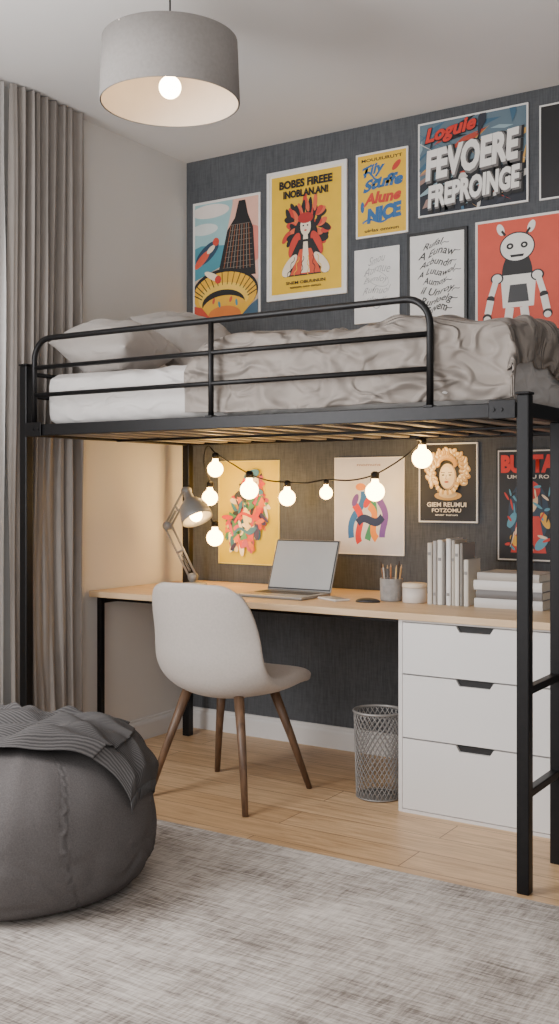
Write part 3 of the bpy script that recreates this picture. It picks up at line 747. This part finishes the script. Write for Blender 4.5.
def poster(label,x0,x1,z0,z1,frame,fw,ft,bg,shapes=(),texts=(),border=None,bw=0.0):
    e=thing('poster',label,'poster',((x0+x1)/2,YB-0.006,z0),'posters on the slate wall')
    yb=YB-0.0005
    bm=bmesh.new()
    addbox(bm,x0,x0+fw,yb-ft,yb,z0,z1,0.0008,1);addbox(bm,x1-fw,x1,yb-ft,yb,z0,z1,0.0008,1)
    addbox(bm,x0+fw,x1-fw,yb-ft,yb,z0,z0+fw,0.0008,1);addbox(bm,x0+fw,x1-fw,yb-ft,yb,z1-fw,z1,0.0008,1)
    obj('frame',bm,mat('poster_frame_%d'%frame[0],frame,0.5,noise_s=20,amt=0.03),e)
    yp=yb-ft+0.0022
    bgc=border if border else bg
    pr_=box('print',x0+fw,x1-fw,yp,yb,z0+fw,z1-fw,mat('paper_%d_%d_%d'%bgc,bgc,0.6,noise_s=6,amt=0.03),e)
    mats=[];idx={}
    def mi(c):
        if c not in idx: idx[c]=len(mats);mats.append(mat('ink_%d_%d_%d'%c,c,0.6,noise_s=14,amt=0.05))
        return idx[c]
    bm=bmesh.new()
    ax0,ax1,az0,az1=x0+fw+bw,x1-fw-bw,z0+fw+bw,z1-fw-bw;aw=ax1-ax0;ah=az1-az0
    def clip(P):
        for ax,lim,sg in ((0,0,1),(0,1,-1),(1,0,1),(1,1,-1)):
            out=[]
            for i in range(len(P)):
                a=P[i-1];b=P[i];ia=(a[ax]-lim)*sg>=-1e-9;ib=(b[ax]-lim)*sg>=-1e-9
                if ia!=ib:
                    t=(lim-a[ax])/(b[ax]-a[ax]);c=(a[0]+(b[0]-a[0])*t,a[1]+(b[1]-a[1])*t);out.append(c)
                if ib: out.append(b)
            P=out
            if not P: return P
        return P
    lay=[0]
    def put(P,c):
        P=clip(list(P))
        if len(P)<3: return
        vs=[bm.verts.new((ax0+aw*u,yp-0.00008*lay[0],az0+ah*v)) for u,v in P]
        try: f=bm.faces.new(vs);f.material_index=mi(c)
        except Exception: pass
    lay[0]=1
    put([(0,0),(1,0),(1,1),(0,1)],bg)
    for sh in shapes:
        lay[0]+=1
        if isinstance(sh[0],tuple) and isinstance(sh[0][0],tuple):
            for q in sh[0:-1]: put(q,sh[-1])
        else:
            put(sh[0],sh[1])
    bmesh.ops.triangulate(bm,faces=[f for f in bm.faces if len(f.verts)>4])
    for f in bm.faces:
        f.normal_update()
        if f.normal.y>0: f.normal_flip()
    top=yp-0.00008*(lay[0]+2)
    if len(bm.faces): obj('artwork',bm,mats,pr_)
    else: bm.free()
    for k,(s,cx,cy_,w,h,c,*opt) in enumerate(texts):
        rot=opt[0] if opt else 0;shear=opt[1] if len(opt)>1 else 0;bold=opt[2] if len(opt)>2 else 0.02
        me=textmesh(s,bold)
        if not len(me.vertices): continue
        wv=opt[3] if len(opt)>3 else 0
        xs=[v.co.x+shear*v.co.y for v in me.vertices];ys=[v.co.y+wv*math.sin(v.co.x*2.1+k) for v in me.vertices]
        mx0,mx1,my0,my1=min(xs),max(xs),min(ys),max(ys)
        for v,xx,yy_ in zip(me.vertices,xs,ys):
            u=((xx-(mx0+mx1)/2)/(mx1-mx0))*w*aw;q_=((yy_-(my0+my1)/2)/(my1-my0))*h*ah
            v.co=Vector((ax0+aw*cx+u*math.cos(rot)-q_*math.sin(rot),top-0.0002*k,az0+ah*cy_+u*math.sin(rot)+q_*math.cos(rot)))
        me.materials.clear();me.materials.append(mat('ink_%d_%d_%d'%c,c,0.6,noise_s=14,amt=0.05))
        o=bpy.data.objects.new('lettering',me);COL.objects.link(o);attach(o,pr_)
    return e
def S(strk,c): return tuple(strk)+(c,)
WH=(226,223,219);BK=(24,23,24);PAP=(224,220,214)
RED=(196,58,44);YEL=(226,178,44);TEAL=(86,148,158);PNK=(222,160,150);CRM=(232,214,188)
def wave(x0,y0,x1,y1,amp,f,n=24,ph=0):
    P=[]
    for i in range(n+1):
        t=i/n;dx,dy=x1-x0,y1-y0;l=math.hypot(dx,dy);o=amp*math.sin(f*2*math.pi*t+ph)
        P.append((x0+dx*t-dy/l*o,y0+dy*t+dx/l*o))
    return P
# city illustration
sh=[([(0,0.55),(0.6,0.5),(0.6,1),(0,1)],(150,186,188)),([(0.5,0.3),(1,0.3),(1,1),(0.62,1),(0.5,0.7)],(226,176,156)),(ell(0.25,0.93,0.30,0.06),(222,212,204)),(ell(0.88,0.60,0.22,0.16),(216,128,110)),(ell(0.15,0.78,0.22,0.05),(206,212,208)),
    ([(0,0.34),(0.50,0.46),(0.5,0.62),(0.1,0.64),(0,0.62)],(72,138,152)),(ell(0.2,0.57,0.20,0.07,rot=0.4),(40,66,88)),(ell(0.12,0.52,0.14,0.04,rot=0.5),(206,84,60)),(ell(0.26,0.60,0.07,0.025,rot=0.4),(224,206,180)),
    (ell(0.34,0.66,0.05,0.035),(196,70,52)),
    ([(0.36,0.34),(0.96,0.34),(0.92,0.74),(0.84,0.86),(0.80,0.98),(0.70,0.98),(0.64,0.84),(0.52,0.74)],BK)]
for i in range(9): sh.append(S(stroke([(0.46+0.052*i,0.40),(0.58+0.034*i,0.78)],0.007),(150,140,128) if i%2 else (176,104,60)))
for i in range(9): sh.append(S(stroke([(0.45+0.016*i,0.42+0.045*i),(0.93-0.006*i,0.42+0.045*i)],0.004),(120,110,100)))
sh+=[(ell(0.48,0.22,0.52,0.20),BK),(ell(0.48,0.20,0.50,0.19),(228,172,48)),(ell(0.46,0.17,0.40,0.13),(236,192,80)),(ell(0.46,0.12,0.34,0.12),BK),(ell(0.48,0.07,0.36,0.12),(228,172,48)),(ell(0.48,0.02,0.26,0.08),(214,120,50))]
for i in range(16):
    a=0.05+i*0.2;sh.append(S(stroke([(0.48+0.36*math.cos(a),0.16+0.12*math.sin(a)),(0.48+0.50*math.cos(a),0.20+0.19*math.sin(a))],0.010),BK))
for i in range(7):
    sh.append((ell(0.22+0.09*i,0.13+0.02*math.sin(i*2),0.03,0.018,12,i),((226,170,60),(206,84,60),(72,138,152))[i%3]))
sh+=[([(0.0,0.0),(0.26,0.0),(0.12,0.10),(0.0,0.12)],(190,70,50)),([(0.74,0.0),(1,0),(1,0.13),(0.88,0.08)],(60,90,110)),
     (ell(0.30,0.36,0.14,0.03,rot=-0.3),(240,220,190)),(ell(0.38,0.33,0.05,0.035),RED)]
poster('teal and peach illustration with a black tower over a yellow shape',-3.255,-2.845,2.045,2.648,WH,0.004,0.006,(196,172,150),sh,border=PAP,bw=0.008)
# yellow figure poster
Y2=(228,182,36)
sh=[]
rr=random.Random(5)
for i in range(40):
    a=-0.5+i*(math.pi+1.0)/39;l=0.16+0.12*rr.random()
    sh.append((ell(0.5+l*math.cos(a)*1.05,0.52+l*math.sin(a)*0.9,0.075,0.030,16,a+rr.uniform(-0.5,0.5)),(RED,BK,BK,(214,96,60))[i%4]))
sh+=[(ell(0.5,0.47,0.17,0.16),BK)]
sh+=[(ell(0.5,0.55,0.075,0.080),CRM),(ell(0.5,0.62,0.11,0.045),(170,40,36)),([(0.465,0.44),(0.535,0.44),(0.53,0.50),(0.47,0.50)],CRM),
     (ell(0.34,0.40,0.12,0.06,rot=0.9),RED),(ell(0.66,0.40,0.12,0.06,rot=-0.9),RED),
     ([(0.18,0.14),(0.82,0.14),(0.72,0.30),(0.60,0.44),(0.40,0.44),(0.28,0.30)],BK),([(0.28,0.15),(0.72,0.15),(0.58,0.36),(0.42,0.36)],(206,80,50)),
     ([(0.44,0.16),(0.56,0.16),(0.53,0.42),(0.47,0.42)],CRM),(ell(0.27,0.24,0.13,0.045,rot=0.6),CRM),(ell(0.73,0.24,0.13,0.045,rot=-0.6),CRM),
     (ell(0.22,0.17,0.06,0.03),CRM),(ell(0.78,0.17,0.06,0.03),CRM),
     (ell(0.47,0.555,0.012,0.007),BK),(ell(0.53,0.555,0.012,0.007),BK),(ell(0.5,0.515,0.020,0.007),RED)]
for i in range(6): sh.append(S(stroke(wave(0.24+0.1*i,0.14,0.34+0.065*i,0.30,0.012,2),0.008),YEL if i%2 else BK))
poster('yellow poster with a red-haired figure and bold black title',-2.804,-2.363,2.108,2.726,WH,0.016,0.012,Y2,sh,
 [('BOBES FIREEE',0.5,0.920,0.76,0.072,BK,0,0,0.045),('INOBLAN.AN!',0.5,0.835,0.64,0.066,BK,0,0,0.045),('SNEM OBUUNUN',0.5,0.085,0.56,0.026,BK),('tonum nuo omun',0.5,0.045,0.44,0.018,BK)],border=(234,226,206),bw=0.012)
# lettering poster
BLU=(44,96,146)
poster('small yellow poster with playful red and blue lettering',-2.316,-2.053,2.348,2.732,WH,0.009,0.010,(228,180,44),
 [S(stroke(wave(0.12,0.76,0.5,0.70,0.04,1),0.03),BLU),S(stroke(wave(0.10,0.16,0.9,0.20,0.03,1.5),0.025),BLU),
  (ell(0.80,0.82,0.10,0.04,rot=0.5),RED),(ell(0.10,0.36,0.04,0.07),BLU)],
 [('MOUUIURUYT',0.5,0.935,0.84,0.040,BK),('Tiiy',0.34,0.80,0.48,0.17,BLU,0.14,0.35,0.04,0.1),('Stuffe',0.52,0.635,0.84,0.165,BLU,0.12,0.35,0.05,0.08),
  ('Alune',0.50,0.455,0.80,0.17,RED,0.12,0.35,0.05,0.08),('NICE',0.55,0.26,0.74,0.19,BLU,0.1,0.2,0.07),('uirlas omoun',0.5,0.06,0.7,0.04,BK)])
# graffiti
rr=random.Random(3);sh=[([(0,0),(1,0),(1,0.42),(0,0.36)],(30,34,44))]
pal=[(60,96,120),(180,66,48),(40,44,56),(196,150,80),(140,164,172),(24,26,34),(150,120,110),(200,196,190)]
for i in range(64):
    a=rr.choice([0.5,0.6,2.4,1.4,0.1])+rr.uniform(-.15,.15);x_,y_=rr.uniform(0,1),rr.uniform(0,1);l=rr.uniform(0.05,0.26);w=rr.uniform(0.008,0.035)
    sh.append(([(x_-l*math.cos(a),y_-l*math.sin(a)),(x_+w,y_-w),(x_+l*math.cos(a),y_+l*math.sin(a)),(x_-w,y_+w)],pal[i%8]))
GR=(110,106,104)
poster('graffiti-style poster with large white block lettering',-2.004,-1.501,2.402,2.816,WH,0.008,0.010,(92,112,124),sh,
 [('Loguie',0.30,0.87,0.52,0.22,BK,0.12,0.35,0.07),('Loguie',0.30,0.875,0.50,0.20,(206,52,40),0.12,0.35,0.04),('FEVOERE',0.528,0.545,0.94,0.41,BK,0.08,0.22,0.10),('FEVOERE',0.514,0.56,0.92,0.37,GR,0.08,0.22,0.07),('FEVOERE',0.50,0.575,0.90,0.34,(234,230,224),0.08,0.22,0.05),
  ('FREPROINGE',0.535,0.20,0.92,0.31,BK,0.08,0.22,0.10),('FREPROINGE',0.525,0.215,0.90,0.27,GR,0.08,0.22,0.07),('FREPROINGE',0.515,0.228,0.88,0.25,(230,226,220),0.08,0.22,0.05)])
poster('black poster in a thin white frame',-1.454,-1.08,2.398,2.791,WH,0.007,0.010,(28,27,29),[(ell(0.7,0.5,0.2,0.3),(52,50,52))])
# faint script
GS=(150,148,146)
tx=[(s_,cx_,0.84-0.135*k,w_,0.115,GS,0.06,0.6,-0.008,0.12) for k,(s_,cx_,w_) in enumerate((('Smou',0.5,0.40),('Aurnue',0.5,0.62),('Eumloy',0.48,0.58),('Rufnuol',0.5,0.66),('ulmuy',0.5,0.46)))]
sh=[S(stroke(wave(0.25,0.20,0.75,0.22,0.03,1.5),0.010),GS),S(stroke(ell(0.5,0.60,0.28,0.10,rot=-0.3)+[(0.77,0.52)],0.006),GS)]
poster('white poster with faint grey handwritten script',-2.326,-2.097,1.96,2.297,(226,223,219),0.004,0.006,(220,217,213),sh,tx)
# brush handwriting
sh=[];tx=[]
for k,(s_,cx_,w_) in enumerate((('Rufal',0.44,0.40),('A Eunaw',0.5,0.70),('Acbundn',0.48,0.60),('A Luuawol',0.5,0.72),('Aumoy',0.47,0.46),('il Unroy',0.52,0.64),('Rurloelg',0.5,0.60),('Tuvem',0.5,0.40))):
    y_=0.885-0.107*k
    tx.append((s_,cx_,y_,w_,0.112,BK,0.05+0.03*math.sin(k*2),0.55,0.006,0.20))
    sh.append(S(stroke(wave(cx_+w_/2-0.06,y_-0.025,cx_+w_/2+0.08,y_+0.02,0.015,0.8),0.008),BK))
poster('white poster with black brush handwriting in a thin black frame',-2.058,-1.773,1.925,2.338,(16,16,16),0.014,0.010,(222,219,214),sh,tx)
# generic jointed robot
OR=(206,78,56);LW=(226,222,214)
sh=[(ell(0.34,0.56,0.13,0.20),BK),([(0.22,0.30),(0.48,0.30),(0.50,0.56),(0.20,0.56)],LW),([(0.26,0.34),(0.44,0.34),(0.42,0.48),(0.28,0.48)],(60,60,62)),
    (ell(0.34,0.78,0.15,0.12),BK),(ell(0.34,0.78,0.14,0.11),LW),(ell(0.28,0.79,0.03,0.025),BK),(ell(0.40,0.79,0.03,0.025),BK),(ell(0.28,0.79,0.012,0.01),LW),(ell(0.40,0.79,0.012,0.01),LW),
    ([(0.28,0.72),(0.40,0.72),(0.39,0.70),(0.29,0.70)],BK),(ell(0.20,0.93,0.03,0.05,rot=0.4),LW),(ell(0.46,0.93,0.03,0.05,rot=-0.4),LW),S(stroke([(0.24,0.88),(0.21,0.92)],0.02),BK),S(stroke([(0.42,0.88),(0.45,0.92)],0.02),BK),
    (ell(0.34,0.62,0.06,0.03),BK)]
for s in (-1,1):
    X=lambda v:0.34+s*v
    sh+=[(ell(X(0.17),0.54,0.055,0.045),BK),(ell(X(0.17),0.54,0.042,0.035),LW),S(stroke([(X(0.18),0.52),(X(0.22),0.40)],0.05),LW),(ell(X(0.225),0.38,0.035,0.028),BK),
         S(stroke([(X(0.225),0.37),(X(0.25),0.26)],0.06),LW),(ell(X(0.255),0.23,0.04,0.035),BK),(ell(X(0.255),0.22,0.03,0.025),LW),
         S(stroke([(X(0.06),0.30),(X(0.08),0.16)],0.07),LW),(ell(X(0.08),0.15,0.045,0.03),BK),S(stroke([(X(0.08),0.14),(X(0.09),0.0)],0.09),LW)]
poster('orange-red poster with a white jointed robot figure',-1.736,-1.20,1.80,2.346,(226,223,219),0.006,0.008,OR,sh,border=(224,216,206),bw=0.004)
# yellow collage: one dense standing figure
rr=random.Random(11);sh=[]
pal=[(240,214,150),(206,54,44),(50,110,140),(240,224,196),(214,100,40),(36,44,56),(190,70,96),(70,130,96),(60,50,90)]
for i in range(190):
    t=rr.random();hw=0.15+0.17*math.sin(math.pi*min(1,t*1.15));x_=0.40+0.18*t+rr.uniform(-1,1)*hw;y_=0.14+0.68*t;a=rr.uniform(0,3.14)
    if i%4: sh.append((ell(x_,y_,rr.uniform(0.05,0.11),rr.uniform(0.018,0.042),14,a),pal[i%9]))
    else:
        l=rr.uniform(0.07,0.15);sh.append(([(x_,y_),(x_+l*math.cos(a),y_+l*math.sin(a)*0.8),(x_+l*math.cos(a+0.8),y_+l*math.sin(a+0.8)*0.8)],pal[(i*3+1)%9]))
sh+=[(ell(0.60,0.80,0.10,0.075),(240,214,180)),(ell(0.58,0.87,0.13,0.045,rot=0.2),(50,110,140)),(ell(0.66,0.79,0.012,0.01),BK),(ell(0.60,0.79,0.012,0.01),BK),S(stroke(wave(0.30,0.40,0.75,0.55,0.05,1),0.03),(206,54,44)),S(stroke(wave(0.28,0.28,0.66,0.36,0.04,1),0.03),(50,110,140))]
poster('yellow poster with a dense multicoloured collage figure',-3.097,-2.735,0.835,1.344,(206,194,120),0.004,0.006,(206,180,22),sh)
# paint strokes
sh=[]
pal=[(40,104,164),(206,44,40),(60,140,96),(226,134,40),(110,70,150),(30,46,84)]
for i,(xa,ya,xb,yb_,ph_) in enumerate(((0.24,0.16,0.40,0.66,0),(0.40,0.12,0.30,0.52,1),(0.52,0.14,0.56,0.70,2),(0.64,0.16,0.50,0.50,0.5),(0.74,0.18,0.66,0.62,1.7),(0.34,0.30,0.70,0.40,0.4))):
    sh.append(S(stroke(wave(xa,ya,xb,yb_,0.045,0.9,18,ph_),0.085),pal[i]))
for i,(x_,y_) in enumerate(((0.38,0.70),(0.30,0.56),(0.57,0.74),(0.67,0.66),(0.48,0.54))): sh.append((ell(x_,y_,0.075,0.04,16,i),pal[(i+3)%6]))
poster('off-white poster with bold colourful painted brush shapes',-2.431,-2.072,0.905,1.350,(226,222,216),0.006,0.008,(204,202,206),sh,[('momuns',0.5,0.93,0.35,0.020,(150,120,110))])
# black with cream ornate curly head, shaded
sh=[(ell(0.5,0.33,0.24,0.06),(190,148,80)),(ell(0.5,0.35,0.16,0.05),(226,196,140)),(ell(0.5,0.58,0.15,0.17),(196,158,108)),(ell(0.485,0.59,0.135,0.16),(236,214,170)),(ell(0.47,0.63,0.08,0.08),(246,232,200))]
for i in range(64):
    a=-0.75+i*(math.pi+1.5)/63;l=0.22+0.09*((i*7)%5)/4
    cx_,cy_=0.5+l*1.15*math.cos(a),0.65+l*0.88*math.sin(a)
    sh.append((ell(cx_,cy_,0.058,0.036,14,a+0.8*((i%3)-1)),((204,160,86),(180,134,70),(214,176,110))[i%3]))
    sh.append((ell(cx_-0.008,cy_+0.008,0.040,0.020,12,a+0.8*((i%3)-1)),((240,220,172),(232,206,150),(248,234,200))[i%3]))
for i in range(22):
    a=i*math.pi/21;cx_,cy_=0.5+0.15*math.cos(a),0.73+0.10*math.sin(a)
    sh.append((ell(cx_,cy_,0.042,0.026,14,a+0.6),(190,144,80)));sh.append((ell(cx_-0.005,cy_+0.006,0.028,0.014,12,a+0.6),(244,226,186)))
for i in range(14):
    a=math.pi+i*math.pi/13;sh.append((ell(0.5+0.18*math.cos(a),0.49+0.12*math.sin(a),0.035,0.022,12,a),((232,206,150),(204,160,86))[i%2]))
sh+=[(ell(0.44,0.60,0.022,0.010),BK),(ell(0.56,0.60,0.022,0.010),BK),(ell(0.5,0.51,0.04,0.012),(170,70,50)),S(stroke([(0.5,0.60),(0.485,0.55),(0.51,0.545)],0.010),(170,130,80)),
     S(stroke([(0.40,0.635),(0.47,0.63)],0.009),(120,84,50)),S(stroke([(0.53,0.63),(0.60,0.635)],0.009),(120,84,50))]
poster('black poster with a cream ornate curly head and pale title',-1.999,-1.7225,1.058,1.405,WH,0.007,0.014,(24,23,25),sh,
 [('GIEM REUMUI',0.5,0.215,0.70,0.060,(232,222,204)),('FOTZOMU',0.5,0.14,0.52,0.050,(232,222,204)),('snor tunun',0.5,0.08,0.4,0.022,(232,222,204))])
# red title
sh=[(ell(0.5,0.42,0.34,0.32),(40,60,80)),(ell(0.5,0.55,0.16,0.13),(226,190,150)),(ell(0.5,0.64,0.20,0.09),(190,52,44)),([(0.2,0.06),(0.8,0.06),(0.68,0.40),(0.32,0.40)],(196,56,46)),
    ([(0.42,0.08),(0.58,0.08),(0.56,0.40),(0.44,0.40)],(230,210,180)),(ell(0.22,0.36,0.10,0.05,rot=0.7),(90,150,170)),(ell(0.78,0.36,0.10,0.05,rot=-0.7),(226,170,60)),
    (ell(0.45,0.56,0.02,0.012),BK),(ell(0.55,0.56,0.02,0.012),BK),(ell(0.3,0.16,0.12,0.05,rot=-0.4),(226,170,60)),(ell(0.72,0.15,0.12,0.05,rot=0.4),(90,150,170)),(ell(0.5,0.5,0.04,0.012),RED)]
rr=random.Random(21)
for i in range(40):
    x_,y_,a=rr.uniform(0.08,0.92),rr.uniform(0.08,0.7),rr.uniform(0,3.1)
    sh.append((ell(x_,y_,rr.uniform(0.03,0.09),0.014,12,a),((196,56,46),(90,150,170),(226,200,170),(30,32,38))[i%4]))
poster('dark poster with bold red title in a black frame',-1.642,-1.36,0.898,1.374,(28,28,28),0.007,0.010,(30,32,38),sh,
 [('BUTTA',0.5,0.885,0.92,0.17,(206,48,40),0,0,0.06),('UMERNU RO',0.5,0.765,0.7,0.035,(220,210,195))],border=(214,208,200),bw=0.006)
# ------------------------------------------------------------------ lights
w=bpy.data.worlds.new('world');bpy.context.scene.world=w;w.use_nodes=True
bg=w.node_tree.nodes['Background'];bg.inputs[0].default_value=(0.98,0.98,1.0,1);bg.inputs[1].default_value=0.37
def area(name,loc,target,sx,sy,e,col):
    l=bpy.data.lights.new(name,'AREA');l.shape='RECTANGLE';l.size=sx;l.size_y=sy;l.energy=e;l.color=col
    o=bpy.data.objects.new(name,l);o.location=loc;COL.objects.link(o)
    o.rotation_euler=(Vector(target)-Vector(loc)).to_track_quat('-Z','Y').to_euler();return o
area('window_light',(-3.10,1.1,1.75),(-0.8,3.2,1.2),1.6,1.9,135,(0.98,0.985,1.0))
area('ceiling_fill_light',(-1.0,0.4,1.0),(-1.9,2.4,2.86),1.6,1.6,25,(1.0,0.99,0.99))  # added unseen lamp aimed up to brighten the ceiling, stands in for bounce
area('camera_side_fill',(-0.6,-1.3,2.4),(-2.6,3.6,1.3),2.2,1.6,38,(1.0,0.985,0.97))  # added fill lamp behind the camera, no fixture of the room
# ------------------------------------------------------------------ camera
cam=bpy.data.cameras.new('camera');co=bpy.data.objects.new('camera',cam);COL.objects.link(co)
co.location=(0,0,1.2);co.rotation_euler=(math.radians(90),0,math.radians(32.67))
cam.sensor_fit='VERTICAL';cam.sensor_height=24;cam.lens=1055.6/1024*24;cam.shift_y=-22/1024.0
bpy.context.scene.camera=co
